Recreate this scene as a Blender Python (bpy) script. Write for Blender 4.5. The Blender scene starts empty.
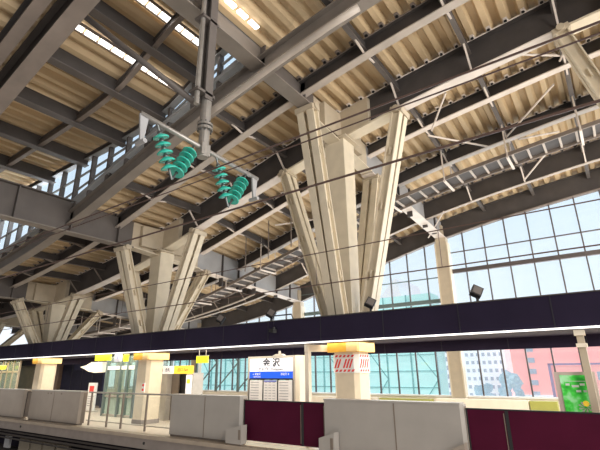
import bpy, bmesh, math, random
from mathutils import Vector, Matrix
random.seed(7)
C = bpy.context.scene.collection
H = 1.87                       # eye height over the platform floor; z below is written relative to the eye
FL = -1.87
XS = [-33.8, -24.7, -15.7, -6.5, 2.6]     # column frames along the track
PY = 11.5                      # column row
WY = 22.0                      # glass wall

# ------------------------------------------------------------------ materials
def nodes(name):
    m = bpy.data.materials.new(name); m.use_nodes = True
    nt = m.node_tree; b = nt.nodes['Principled BSDF']
    return m, nt, b
def mat(name, col, rough=.6, metal=0., var=.12, scale=3., emit=0., bump=0., stretch=(1,1,1), ecol=None):
    m, nt, b = nodes(name)
    b.inputs['Roughness'].default_value = rough; b.inputs['Metallic'].default_value = metal
    tc = nt.nodes.new('ShaderNodeTexCoord'); mp = nt.nodes.new('ShaderNodeMapping')
    mp.inputs['Scale'].default_value = stretch
    nz = nt.nodes.new('ShaderNodeTexNoise'); nz.inputs['Scale'].default_value = scale; nz.inputs['Detail'].default_value = 5
    cr = nt.nodes.new('ShaderNodeValToRGB')
    lo = [max(0, c*(1-var)) for c in col]; hi = [min(1, c*(1+var)) for c in col]
    cr.color_ramp.elements[0].position = .3; cr.color_ramp.elements[1].position = .7
    cr.color_ramp.elements[0].color = (*lo, 1); cr.color_ramp.elements[1].color = (*hi, 1)
    nt.links.new(tc.outputs['Object'], mp.inputs[0]); nt.links.new(mp.outputs[0], nz.inputs['Vector'])
    nt.links.new(nz.outputs['Fac'], cr.inputs[0]); nt.links.new(cr.outputs[0], b.inputs['Base Color'])
    if bump:
        bp = nt.nodes.new('ShaderNodeBump'); bp.inputs['Strength'].default_value = bump
        nt.links.new(nz.outputs['Fac'], bp.inputs['Height']); nt.links.new(bp.outputs[0], b.inputs['Normal'])
    if emit:
        b.inputs['Emission Color'].default_value = (*(ecol or col), 1); b.inputs['Emission Strength'].default_value = emit
    return m
def glass(name, tint, refl=.08, alpha=.9):
    m = bpy.data.materials.new(name); m.use_nodes = True; nt = m.node_tree; nt.nodes.clear()
    o = nt.nodes.new('ShaderNodeOutputMaterial'); t = nt.nodes.new('ShaderNodeBsdfTransparent'); g = nt.nodes.new('ShaderNodeBsdfGlossy')
    d = nt.nodes.new('ShaderNodeBsdfDiffuse'); d.inputs[0].default_value = (*tint, 1)
    t.inputs[0].default_value = (*tint, 1); g.inputs['Roughness'].default_value = .05
    m1 = nt.nodes.new('ShaderNodeMixShader'); m2 = nt.nodes.new('ShaderNodeMixShader')
    m1.inputs[0].default_value = 1-alpha; m2.inputs[0].default_value = refl
    nt.links.new(t.outputs[0], m1.inputs[1]); nt.links.new(d.outputs[0], m1.inputs[2])
    nt.links.new(m1.outputs[0], m2.inputs[1]); nt.links.new(g.outputs[0], m2.inputs[2]); nt.links.new(m2.outputs[0], o.inputs[0])
    return m
M = dict(
 deck=mat('deck', (.60,.455,.28), .55, var=.16, scale=1.3, stretch=(1,.35,1)),
 steel=mat('steel', (.062,.054,.052), .65, var=.2, scale=1.5),
 steelmid=mat('steelmid', (.125,.108,.100), .6, var=.15, scale=1.2),
 flange=mat('flange', (.72,.64,.58), .5, var=.1, scale=2),  # same paint as the dark webs, paled to stand for light from below
 flangedim=mat('flangedim', (.22,.18,.155), .5, var=.15, scale=2),  # the flange paint again, darkened to stand for shade
 brownsteel=mat('brownsteel', (.20,.172,.15), .55, var=.15, scale=1.2),
 flangemid=mat('flangemid', (.46,.40,.35), .5, var=.1, scale=2),  # the flange paint again, toned down for weaker light
 bigflange=mat('bigflange', (.24,.208,.18), .5, var=.12, scale=1.5),
 grey=mat('grey', (.36,.36,.37), .55, var=.1, scale=1.5),
 cream=mat('cream', (.70,.615,.475), .5, var=.07, scale=2.5),
 creamdk=mat('creamdk', (.52,.44,.33), .5, var=.08, scale=2.5),
 concrete=mat('concrete', (.80,.70,.54), .6, var=.05, scale=4, bump=.05),
 orange=mat('orange', (.95,.50,.06), .5, var=.12, scale=5),
 orangepale=mat('orangepale', (.95,.66,.30), .5, var=.08, scale=5),
 band=mat('band', (.020,.015,.034), .8, var=.12, scale=1.2),
 bandjoint=mat('bandjoint', (.012,.010,.02), .6),
 soffit=mat('soffit', (.035,.027,.045), .6),
 led=mat('led', (1,.98,.95), .4, emit=1.6, var=0),
 casing=mat('casing', (.40,.375,.35), .42, var=.05, scale=2),
 casingdk=mat('casingdk', (.20,.16,.13), .5, var=.1),
 wine=mat('wine', (.070,.005,.024), .7, var=.12, scale=1.5),
 black=mat('black', (.012,.012,.014), .5),
 rubber=mat('rubber', (.03,.03,.032), .7),
 galv=mat('galv', (.36,.34,.32), .38, metal=.5, var=.15, scale=6),
 teal=mat('teal', (.05,.52,.42), .15, var=.1, scale=8),
 cap=mat('cap', (.12,.13,.13), .35, metal=.6),
 wire=mat('wire', (.11,.065,.055), .5),
 coping=mat('coping', (.42,.35,.28), .6, var=.08),
 copinglit=mat('copinglit', (.98,.88,.68), .5, var=.03, emit=.25),  # pale glowing tone for canopy light spilling on the coping
 fascia=mat('fascia', (.30,.26,.24), .6, var=.1),
 tile=mat('tile', (.62,.55,.46), .45, var=.06, scale=5),
 tactile=mat('tactile', (.85,.62,.06), .6),
 ballast=mat('ballast', (.10,.085,.075), .9, var=.5, scale=30, bump=.6),
 parapet=mat('parapet', (.88,.79,.65), .6, var=.04),
 lime=mat('lime', (.40,.40,.09), .6, var=.06),
 mull=mat('mull', (.09,.075,.075), .45, var=.05),
 mullg=mat('mullg', (.14,.19,.19), .45),
 sill=mat('sill', (.9,.9,.88), .5, var=.03),
 white=mat('white', (.88,.88,.88), .4, var=.02),
 signwhite=mat('signwhite', (.92,.92,.97), .4, emit=.30, var=.02),
 signblue=mat('signblue', (.01,.10,.75), .4, emit=.35, var=.05),
 paper=mat('paper', (.80,.78,.78), .6, var=.05, scale=8),
 ink=mat('ink', (.03,.03,.05), .6), inkgrey=mat('inkgrey', (.35,.35,.40), .6), inkdim=mat('inkdim', (.14,.14,.17), .6), inkblue=mat('inkblue', (.1,.15,.6), .6),
 signyellow=mat('signyellow', (.95,.95,.03), .4, emit=.9, var=.02),
 signorange=mat('signorange', (1,.62,.05), .4, emit=.5, var=.02),
 red=mat('red', (.80,.05,.04), .5, var=.05),
 frame=mat('frame', (.52,.48,.43), .4, metal=.3),
 navy=mat('navy', (.016,.016,.035), .7, var=.15),
 brownglass=mat('brownglass', (.16,.11,.085), .3, var=.2),
 lampshade=mat('lampshade', (.95,.88,.72), .5, emit=.5, var=.02),
 skylight=mat('skylight', (1,.98,.94), .5, emit=4., var=.0, ecol=(1,.97,.92)),  # panes glow in place of daylight coming through them
 tree=mat('tree', (.22,.32,.25), .8, var=.4, scale=2),
 ground=mat('ground', (.32,.33,.32), .9, var=.2, scale=.1),
 pinkframe=mat('pinkframe', (.70,.58,.52), .5, var=.04),
 tealnet=mat('tealnet', (.55,.80,.78), .7, var=.25, scale=.12, emit=.50, ecol=(.52,.92,.88)),  # netting and facades below glow to stand for haze and overexposure
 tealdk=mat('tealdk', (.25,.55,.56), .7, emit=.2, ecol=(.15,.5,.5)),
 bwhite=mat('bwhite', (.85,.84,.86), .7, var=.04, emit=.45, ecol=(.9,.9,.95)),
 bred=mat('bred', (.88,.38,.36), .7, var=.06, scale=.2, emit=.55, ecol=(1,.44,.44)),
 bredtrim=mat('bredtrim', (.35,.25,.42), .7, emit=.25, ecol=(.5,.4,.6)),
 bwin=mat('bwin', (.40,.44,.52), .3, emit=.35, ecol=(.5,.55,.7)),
 glass=glass('glass', (.95,.985,1.0), .03, .95),
 glasspf=glass('glasspf', (.80,.92,.86), .10, .85),
 glassclear=glass('glassclear', (.97,.98,.97), .03, .98),
)
# hoarding of the striped warning band, poster picture
def stripes_mat():
    m, nt, b = nodes('warnstripe')
    tc = nt.nodes.new('ShaderNodeTexCoord'); mp = nt.nodes.new('ShaderNodeMapping'); mp.inputs['Rotation'].default_value = (0, math.radians(-40), 0)
    w = nt.nodes.new('ShaderNodeTexWave'); w.wave_type='BANDS'; w.bands_direction='X'; w.inputs['Scale'].default_value = 2.6
    cr = nt.nodes.new('ShaderNodeValToRGB'); cr.color_ramp.interpolation='CONSTANT'
    cr.color_ramp.elements[0].color=(.9,.85,.8,1); cr.color_ramp.elements[1].position=.5; cr.color_ramp.elements[1].color=(.85,.05,.04,1)
    nt.links.new(tc.outputs['Object'], mp.inputs[0]); nt.links.new(mp.outputs[0], w.inputs[0]); nt.links.new(w.outputs['Fac'], cr.inputs[0]); nt.links.new(cr.outputs[0], b.inputs['Base Color'])
    return m
def poster_mat():
    m, nt, b = nodes('posterpicture')
    tc = nt.nodes.new('ShaderNodeTexCoord')
    nz = nt.nodes.new('ShaderNodeTexNoise'); nz.inputs['Scale'].default_value = 4.5; nz.inputs['Detail'].default_value = 3
    cr = nt.nodes.new('ShaderNodeValToRGB'); e = cr.color_ramp.elements
    e[0].position=.35; e[0].color=(.01,.30,.02,1); e[1].position=.72; e[1].color=(.55,.85,.60,1)
    x = e.new(.5); x.color=(.06,.62,.06,1)
    nt.links.new(tc.outputs['Object'], nz.inputs['Vector']); nt.links.new(nz.outputs['Fac'], cr.inputs[0]); nt.links.new(cr.outputs[0], b.inputs['Base Color'])
    nt.links.new(cr.outputs[0], b.inputs['Emission Color']); b.inputs['Emission Strength'].default_value=.35
    return m
for k_ in ('band','wine','navy','soffit'): M[k_].node_tree.nodes['Principled BSDF'].inputs['Specular IOR Level'].default_value=.12
M['stripe'] = stripes_mat(); M['poster'] = poster_mat()

# ------------------------------------------------------------------ builders
class MB:
    def __init__(s): s.v=[]; s.f=[]; s.p=[]
    def add(s, vs, fs):
        n=len(s.v); s.p.append((n,len(s.f))); s.v += [Vector(v) for v in vs]; s.f += [tuple(i+n for i in f) for f in fs]; return s
    def box(s, x0,x1,y0,y1,z0,z1):
        return s.add([(x0,y0,z0),(x1,y0,z0),(x1,y1,z0),(x0,y1,z0),(x0,y0,z1),(x1,y0,z1),(x1,y1,z1),(x0,y1,z1)],
            [(0,3,2,1),(4,5,6,7),(0,1,5,4),(1,2,6,5),(2,3,7,6),(3,0,4,7)])
    def cbox(s, x0,x1,y0,y1,z0,z1,c):
        # box with its four vertical edges chamfered
        p=[(x0+c,y0),(x1-c,y0),(x1,y0+c),(x1,y1-c),(x1-c,y1),(x0+c,y1),(x0,y1-c),(x0,y0+c)]
        return s.prism([(a,b,z0) for a,b in p],[(a,b,z1) for a,b in p])
    def prism(s, a, b):
        n=len(a)
        return s.add(list(a)+list(b), [tuple(range(n-1,-1,-1)), tuple(range(n,2*n))]+[(i,(i+1)%n,n+(i+1)%n,n+i) for i in range(n)])
    def bar(s, p0,p1,w,h,side=(0,0,1),w1=None,off=(0,0)):
        # rectangular bar: w across (perpendicular to side), h along 'side'
        p0=Vector(p0); p1=Vector(p1); d=(p1-p0).normalized(); sd=Vector(side)
        a=d.cross(sd).normalized(); b=a.cross(d).normalized(); w1=w if w1 is None else w1
        def q(p,w): 
            c=p+a*off[0]+b*off[1]
            return [c-a*w/2-b*h/2, c+a*w/2-b*h/2, c+a*w/2+b*h/2, c-a*w/2+b*h/2]
        return s.prism(q(p0,w), q(p1,w1))
    def hsec(s, p0,p1,w,h,t=.03,side=(0,0,1),off=(0,0)):
        # H section: flanges across, web along side
        s.bar(p0,p1,w,t,side,off=(off[0],off[1]+h/2-t/2)); s.bar(p0,p1,w,t,side,off=(off[0],off[1]-h/2+t/2))
        return s.bar(p0,p1,t,h-2*t,side,off=off)
    def tube(s, pts, r, n=8, closed=True):
        pts=[Vector(p) for p in pts]; rings=[]
        up=Vector((0,0,1)) if abs((pts[1]-pts[0]).normalized().z)<.9 else Vector((1,0,0))
        rr=r if isinstance(r,(list,tuple)) else [r]*len(pts)
        base=len(s.v); s.p.append((base,len(s.f)))
        for i,p in enumerate(pts):
            d=(pts[min(i+1,len(pts)-1)]-pts[max(i-1,0)]).normalized(); a=d.cross(up).normalized(); b=a.cross(d)
            s.v += [p+(a*math.cos(2*math.pi*k/n)+b*math.sin(2*math.pi*k/n))*rr[i] for k in range(n)]
        for i in range(len(pts)-1):
            for k in range(n):
                s.f.append((base+i*n+k, base+i*n+(k+1)%n, base+(i+1)*n+(k+1)%n, base+(i+1)*n+k))
        s.f.append(tuple(base+k for k in range(n-1,-1,-1))); s.f.append(tuple(base+(len(pts)-1)*n+k for k in range(n)))
        return s
    def ribbon(s, xs, zlo, zhi, y0, y1):
        # plate following x, from zlo(x) to zhi(x), between y0 and y1
        n=len(xs); b=len(s.v); s.p.append((b,len(s.f)))
        for x in xs: s.v += [Vector((x,y0,zlo(x))),Vector((x,y1,zlo(x))),Vector((x,y1,zhi(x))),Vector((x,y0,zhi(x)))]
        for i in range(n-1):
            for k in range(4): s.f.append((b+i*4+k, b+i*4+(k+1)%4, b+(i+1)*4+(k+1)%4, b+(i+1)*4+k))
        s.f.append((b+3,b+2,b+1,b)); e=b+(n-1)*4; s.f.append((e,e+1,e+2,e+3)); return s
    def build(s, name, m, parent=None, smooth=False, loc=None):
        me=bpy.data.meshes.new(name)
        if parent is not None: org=Vector(parent.get('_o', (0,0,0)))
        elif loc is not None: org=Vector(loc)
        else:
            lo=[min(v[i] for v in s.v) for i in range(3)]; hi=[max(v[i] for v in s.v) for i in range(3)]
            org=Vector(((lo[0]+hi[0])/2,(lo[1]+hi[1])/2,lo[2]))
        me.from_pydata([v-org for v in s.v],[],s.f); me.update()
        bm=bmesh.new(); bm.from_mesh(me); bmesh.ops.recalc_face_normals(bm, faces=bm.faces); bm.to_mesh(me); bm.free()
        if smooth: me.shade_smooth()
        me.materials.append(M[m] if isinstance(m,str) else m)
        o=bpy.data.objects.new(name, me); C.objects.link(o); o['_o']=list(org)
        if parent is not None: o.parent=parent
        else: o.location=org+Vector((0,0,H))
        return o
def split(mb,name,m,parent,smooth=False):
    # every piece of the builder becomes a part of its own
    ps=mb.p+[(len(mb.v),len(mb.f))]; out=[]
    for (v0,f0),(v1,f1) in zip(ps[:-1],ps[1:]):
        q=MB(); q.v=mb.v[v0:v1]; q.f=[tuple(i-v0 for i in f) for f in mb.f[f0:f1]]; out.append(q.build(name,m,parent,smooth))
    return out
def tag(o,label=None,cat=None,group=None,kind=None):
    if label: o['label']=label
    if cat: o['category']=cat
    if group: o['group']=group
    if kind: o['kind']=kind
    return o
def thing(name,loc,label,cat,group=None,kind=None):
    o=bpy.data.objects.new(name,None); C.objects.link(o); o.empty_display_size=.2
    o.location=Vector(loc)+Vector((0,0,H)); o['_o']=list(loc); return tag(o,label,cat,group,kind)
def text(body,size,loc,m,parent,name='lettering',align='CENTER',bold=0.,sx=1.):
    cu=bpy.data.curves.new(name,'FONT'); cu.body=body; cu.size=size; cu.align_x=align; cu.align_y='CENTER'; cu.extrude=.002; cu.offset=bold
    cu.materials.append(M[m]); o=bpy.data.objects.new(name,cu); C.objects.link(o); o.parent=parent
    me=bpy.data.meshes.new_from_object(o); bpy.data.objects.remove(o)
    o=bpy.data.objects.new(name,me); C.objects.link(o); o.parent=parent
    o.location=Vector(loc)-Vector(parent.get('_o',(0,0,0))); o.rotation_euler=(math.pi/2,0,0); o.scale=(sx,1,1); return o

# ------------------------------------------------------------------ roof shape
WT=[(-46,2.3),(-34,2.35),(-30,2.42),(-26,2.62),(-21.3,3.12),(-17.3,3.74),(-15.6,4.15),(-14.1,4.55),(-10.4,5.56),(-7,6.40),(-4.1,6.93),(-1.9,7.22),(.64,7.50),(4,7.72),(9,7.8)]
def interp(T,x):
    if x<=T[0][0]: return T[0][1]
    if x>=T[-1][0]: return T[-1][1]
    for i in range(len(T)-1):
        if x<=T[i+1][0]: break
    def sl(k):
        a=max(k-1,0); b=min(k+1,len(T)-1); return (T[b][1]-T[a][1])/(T[b][0]-T[a][0])
    x0,y0=T[i]; x1,y1=T[i+1]; h=x1-x0; t=(x-x0)/h; m0=sl(i)*h; m1=sl(i+1)*h
    return (2*t**3-3*t*t+1)*y0+(t**3-2*t*t+t)*m0+(-2*t**3+3*t*t)*y1+(t**3-t*t)*m1
def W(x): return interp(WT,x)
def D(x,y=0): return W(x)+1.95-max(0,y-11.5)*.095
UT=[(-46,7.95),(-20,7.95),(-13,8.02),(-10.8,8.2),(-9.6,8.6),(-8.6,9.1),(-7.6,9.45),(-6.5,9.6),(0,9.7)]
def U(x): return interp(UT,x)
XL,XR=-42.0,8.0
def frange(a,b,st):
    n=max(1,int(math.ceil((b-a)/st))); return [a+(b-a)*i/n for i in range(n+1)]
def deck(name, zf, x0,x1, ys):
    p=.46; prof=[(0,0),(.15,0),(.225,.19),(.385,.19)]   # trapezoidal sheet, ridges run across the track
    xs=[]; k=math.floor(x0/p)
    while k*p<x1:
        for a,b in prof: xs.append((k*p+a,b))
        k+=1
    mb=MB(); n=len(ys)
    for x,dz in xs:
        for y in ys: mb.v.append(Vector((x,y,zf(x,y)+dz)))
    for i in range(len(xs)-1):
        for j in range(n-1): mb.f.append((i*n+j,i*n+j+1,(i+1)*n+j+1,(i+1)*n+j))
    o=mb.build(name,'deck'); o['kind']='structure'
    return o
deck('ceiling', lambda x,y: D(x,y), XL,XR, [7.3,9.2,11.5,14,16.5,19,22.6])
deck('ceiling', lambda x,y: D(x,y), XL,XR, [-5,0,3.2])
deck('ceiling', lambda x,y: D(x,y), -6.3,XR, [3.2,7.3])
deck('ceiling', lambda x,y: U(x), XL,-6.3, [3.1,7.4])

# ------------------------------------------------------------------ ribs (arched beams along the track)
def quarter(a=XL,b=XR):
    out=[]
    for i in range(len(XS)-1):
        for q in (1,2,3): out.append(XS[i]+(XS[i+1]-XS[i])*q/4)
    out += [XS[-1]+2.27, XS[-1]+4.5]
    return [x for x in out if a<x<b]
def rib(y, depth, fw, label, flm='flange', webm='steel', x0=XL, x1=XR, top=None, stays=True, closure=True, beige=False, group=None):
    top = top or (lambda x: D(x,y))
    xs=frange(x0,x1,.75)
    bot=lambda x: top(x)-depth
    r=thing('roof_rib',(0,y,bot(-15)),label,'roof beam',group)
    MB().ribbon(xs, lambda x: bot(x)+.03, lambda x: top(x)+.0, y-.02,y+.02).build('web',webm,r)
    MB().ribbon(xs, bot, lambda x: bot(x)+.035, y-fw/2,y+fw/2).build('bottom_flange',flm,r)
    MB().ribbon(xs, lambda x: top(x)-.035, lambda x: top(x), y-fw*.45,y+fw*.45).build('top_flange',webm,r)
    if closure:
        mb=MB(); bt=MB(); k=math.floor(x0/.46)+1; pts=[]
        ya=y-fw*.45-.02
        while k*.46 < x1-.5:
            x=k*.46
            for dx,dy in ((-.03,.015),(0,.015),(.035,.20),(.135,.20),(.17,.015),(.40,.015)): pts.append((x+dx,dy))
            bt.tube([(x+.085,ya-.09,top(x+.085)-.07),(x+.085,ya-.09,top(x+.085)-.02)],.045,6)
            k+=1
        for x,dy in pts: mb.v += [Vector((x,ya,top(x)-.045)),Vector((x,ya-dy,top(x)-.03)),Vector((x,ya-dy,top(x)-.01)),Vector((x,ya,top(x)-.01))]
        for i in range(len(pts)-1):
            for q in range(4): mb.f.append((i*4+q,i*4+(q+1)%4,(i+1)*4+(q+1)%4,(i+1)*4+q))
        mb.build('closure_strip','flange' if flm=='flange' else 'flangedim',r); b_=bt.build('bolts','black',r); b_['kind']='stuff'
    if stays:
        mb=MB()
        for i,x in enumerate(quarter(x0,x1)):
            mb.bar((x,y-.02,bot(x)+.03),(x,y-.02,top(x)-.04),.09,.10)
        split(mb,'stiffener',webm,r)
    return r
rib(7.3,.54,.34,'edge roof rib under the clerestory glazing beside the overhead tracks','bigflange','brownsteel',top=lambda x:D(x)-.38,closure=False)
rib(9.2,.50,.26,'slim roof rib between the clerestory edge and the branching columns','flangemid')
rmain=rib(PY,1.02,.40,'deep roof rib running through the heads of the branching columns','flange')
rib(13.7,.46,.26,'slim roof rib just behind the branching columns','flange')
rib(16.3,.55,.26,'roof rib above the ladder cable tray','flange')
rib(19.5,.86,.18,'roof rib nearest the glass wall','flangemid')
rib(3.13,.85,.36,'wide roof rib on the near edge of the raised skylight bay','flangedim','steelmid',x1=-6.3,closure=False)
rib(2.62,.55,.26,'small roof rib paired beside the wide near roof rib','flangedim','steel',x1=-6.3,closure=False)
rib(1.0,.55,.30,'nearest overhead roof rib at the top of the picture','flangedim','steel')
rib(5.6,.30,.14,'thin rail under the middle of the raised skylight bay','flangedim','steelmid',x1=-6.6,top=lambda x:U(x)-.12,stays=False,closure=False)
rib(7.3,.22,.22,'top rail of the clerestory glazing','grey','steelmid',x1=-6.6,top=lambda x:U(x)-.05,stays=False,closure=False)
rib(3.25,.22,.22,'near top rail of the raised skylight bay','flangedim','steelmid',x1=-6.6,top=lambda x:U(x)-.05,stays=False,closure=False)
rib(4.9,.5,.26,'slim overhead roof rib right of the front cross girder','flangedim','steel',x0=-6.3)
# wall arch girder
arch=thing('arch_girder',(0,WY,W(-15)),'dark arched edge girder along the top of the glass wall','girder')
xs=frange(XL,XR,.6)
MB().ribbon(xs,W,lambda x:D(x,WY)-.02,WY-.03,WY+.03).build('web','steel',arch)
MB().ribbon(xs,lambda x:W(x)-.05,lambda x:W(x),WY-.14,WY+.14).build('bottom_flange','flangedim',arch)
MB().ribbon(xs,lambda x:D(x,WY)-.06,lambda x:D(x,WY)-.02,WY-.14,WY+.14).build('top_flange','steel',arch)
mb=MB()
for x in quarter()+XS: mb.bar((x,WY-.05,W(x)),(x,WY-.05,D(x,WY)-.05),.1,.1)
split(mb,'stiffener','steelmid',arch)
# ------------------------------------------------------------------ purlins across the ribs
ordn=['first','second','third']
colname=['fifth, farthest','third','second','nearest','']
cn={-33.8:'farthest branching column',-24.7:'left branching column',-15.7:'middle branching column',-6.5:'large front branching column'}
for i in range(len(XS)-1):
    for q in (1,2,3):
        x=XS[i]+(XS[i+1]-XS[i])*q/4
        lab='dark roof purlin, %s to the right of the %s'%(ordn[q-1],cn[XS[i]])
        p=thing('roof_purlin',(x,7.3,D(x)-.25),lab,'roof beam','purlins across the lower roof')
        ys=[7.3,9.2,11.5,13.7,16.3,19.5,22.0]
        mb=MB(); fl=MB(); st=MB(); ff=.07
        for m_,w_,za,zb in ((mb,.025,-.32,-.03),(fl,ff,-.345,-.32)):
            for y_ in ys: m_.v += [Vector((x-w_,y_,D(x,y_)+za)),Vector((x+w_,y_,D(x,y_)+za)),Vector((x+w_,y_,D(x,y_)+zb)),Vector((x-w_,y_,D(x,y_)+zb))]
            for i_ in range(len(ys)-1):
                for k_ in range(4): m_.f.append((i_*4+k_,i_*4+(k_+1)%4,(i_+1)*4+(k_+1)%4,(i_+1)*4+k_))
        for b in ys[1:-1]:
            # knee stays from the rib's bottom flange up to the purlin
            dep={9.2:.5,11.5:1.0,13.7:.46,16.3:.55,19.5:.86}.get(b)
            if dep:
                st.bar((x+.0,b-.05,D(x,b)-dep+.05),(x,b-.6,D(x,b-.6)-.33),.05,.05)
                st.bar((x+.0,b+.05,D(x,b)-dep+.05),(x,b+.55,D(x,b+.55)-.33),.05,.05)
        mb.build('web','steel',p); fl.build('bottom_flange','steelmid',p); split(st,'knee_stay','flange' if x>-16 else 'flangedim',p)  # stays on the left take the shaded flange tone
for x,lab in ((XS[-1]+2.3,'dark roof purlin at the far right of the roof'),):
    tag(MB().bar((x,2,D(x,2)-.17),(x,22,D(x,22)-.17),.06,.28).build('roof_purlin','steel'),lab,'roof beam','purlins across the lower roof')
# near-side lower roof purlins right of the front girder
for k,x in enumerate([-4.2,-2.0,.3]):
    tag(MB().bar((x,-4,D(x)-.17),(x,7.3,D(x)-.17),.16,.28).build('roof_purlin','steel'),'overhead roof purlin near the top edge, %s to the right of the front cross girder'%ordn[k],'roof beam')
# raised bay purlins
for k,(x,nm) in enumerate([(-8.95,'first'),(-10.6,'second'),(-12.75,'third'),(-15.2,'fourth'),(-17.7,'fifth'),(-20.2,'sixth'),(-22.7,'seventh'),(-25.5,'eighth')]):
    p=thing('raised_roof_purlin',(x,5.4,U(x)-.45),'%s purlin of the raised roof bay, counted leftward from the insulator mast'%nm,'roof beam','purlins of the raised roof bay')
    MB().box(x-.025,x+.025,3.15,7.35,U(x)-.48,U(x)-.01).build('web','steel',p)
    MB().box(x-.14,x+.14,3.15,7.35,U(x)-.51,U(x)-.48).build('bottom_flange','steelmid',p)
# skylight slots: rows of short panes in the steep part of the raised roof and beside the front girder
for x,lab in ((-9.75,'bright row of skylight panes in the raised roof, left row'),(-8.3,'bright row of skylight panes in the raised roof nearest the mast')):
    s=thing('skylight',(x,5.5,U(x)-.03),lab,'skylight')
    mb=MB()
    for k in range(10):
        y=3.35+k*.39
        mb.prism([(x-.09,y,U(x-.09)-.06),(x+.09,y,U(x+.09)-.06),(x+.09,y+.32,U(x+.09)-.06),(x-.09,y+.32,U(x-.09)-.06)],
                 [(x-.09,y,U(x-.09)-.02),(x+.09,y,U(x+.09)-.02),(x+.09,y+.32,U(x+.09)-.02),(x-.09,y+.32,U(x-.09)-.02)])
    mb.build('pane_row','skylight',s)
    MB().box(x-.16,x-.12,3.7,7.3,U(x)-.10,U(x)-.02).box(x+.12,x+.16,3.7,7.3,U(x)-.10,U(x)-.02).build('curb','flangedim',s)
s=thing('skylight',(-6.05,5.6,D(-6.05)-.05),'short bright row of skylight panes beside the front cross girder','skylight')
mb=MB()
for k in range(5):
    y=4.7+k*.42; mb.box(-6.12,-5.99,y,y+.3,D(-6.05)-.10,D(-6.05)-.05)
mb.build('pane_row','skylight',s)

# ------------------------------------------------------------------ clerestory glazing on the edge rib
cl=thing('window_1',(-20,7.4,D(-20)),None,None,kind='structure')
xs=frange(XL,-7.0,1.125)
MB().ribbon(xs,lambda x:D(x)-.38,lambda x:max(D(x)+.05,U(x)-.25),7.40,7.41).build('pane','glass',cl)
mb=MB()
for x in xs:
    if U(x)-D(x)>.5: mb.box(x-.05,x+.05,7.25,7.42,D(x)-.38,U(x)-.2)
mb.build('mullion','steelmid',cl)
mb=MB()
for f_ in (.35,.68): mb.ribbon(xs,lambda x:D(x)+(U(x)-.3-D(x))*f_-.03,lambda x:D(x)+(U(x)-.3-D(x))*f_+.03,7.33,7.39)
mb.ribbon(xs,lambda x:D(x)-.02,lambda x:D(x)+.10,7.2,7.42)
mb.build('transom','grey',cl)

# ------------------------------------------------------------------ cross girders
GB={-33.8:3.3,-24.7:3.68,-15.7:4.93,-6.5:7.82,2.6:8.75}
GN={-33.8:(3.1,2.6),-24.7:(3.45,2.75),-15.7:(4.63,4.06),-6.5:(7.05,6.48),2.6:(8.2,7.5)}
gname={-33.8:'farthest cross girder over the far end of the platform',-24.7:'cross girder over the third branching column from the right',-15.7:'cross girder over the second branching column from the right',
       -6.5:'large cross girder reaching overhead from the front branching column',2.6:'cross girder beyond the right edge above the beige strut'}
for X in XS:
    g=thing('cross_girder',(X,9.5,GB[X]),gname[X],'girder')
    zb=GB[X]; zt=zb+1.2
    ztf=lambda y: min(zt, D(X,y)-.02) if y>7.3 else zt
    def seg(y0,y1,b0,b1,t0,t1,wm,fm,fw=.46):
        MB().prism([(X-.03,y0,b0),(X+.03,y0,b0),(X+.03,y0,t0),(X-.03,y0,t0)],[(X-.03,y1,b1),(X+.03,y1,b1),(X+.03,y1,t1),(X-.03,y1,t1)]).build('web',wm,g)
        MB().prism([(X-fw/2,y0,b0-.04),(X+fw/2,y0,b0-.04),(X+fw/2,y0,b0),(X-fw/2,y0,b0)],[(X-fw/2,y1,b1-.04),(X+fw/2,y1,b1-.04),(X+fw/2,y1,b1),(X-fw/2,y1,b1)]).build('bottom_flange',fm,g)
    seg(-5,7.3,zb,zb,zt,zt,'brownsteel' if X==-6.5 else 'steelmid','bigflange'); seg(7.3,9.9,zb,zb,zt,D(X,9.9)-.03,'steelmid','bigflange')
    MB().box(X-.2,X+.2,-5,7.3,zt-.04,zt).build('top_flange','steelmid',g)
    seg(9.9,13.5,min(zb,D(X)-1.02),GN[X][0]+.05,D(X)-.03,D(X,13.5)-.03,'creamdk','cream')
    seg(13.5,WY,GN[X][0],GN[X][1],D(X,13.9)-.03,D(X,WY)-.03,'grey','flange',.50)
    mb=MB()
    for y in (-3,-1,1,3.6,5.4,7.3): mb.box(X-.2,X+.2,y-.02,y+.02,zb,zt)
    for y in (9.2,): mb.box(X-.2,X+.2,y-.02,y+.02,zb,D(X)-.03)
    split(mb,'stiffener','steelmid',g)
    mb=MB()
    for y in (15.1,16.3,17.6,19.5,20.8):
        mb.box(X-.12,X+.12,y-.03,y+.03,GN[X][1],D(X,y)-.05)
    split(mb,'stiffener','steel',g)

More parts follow.
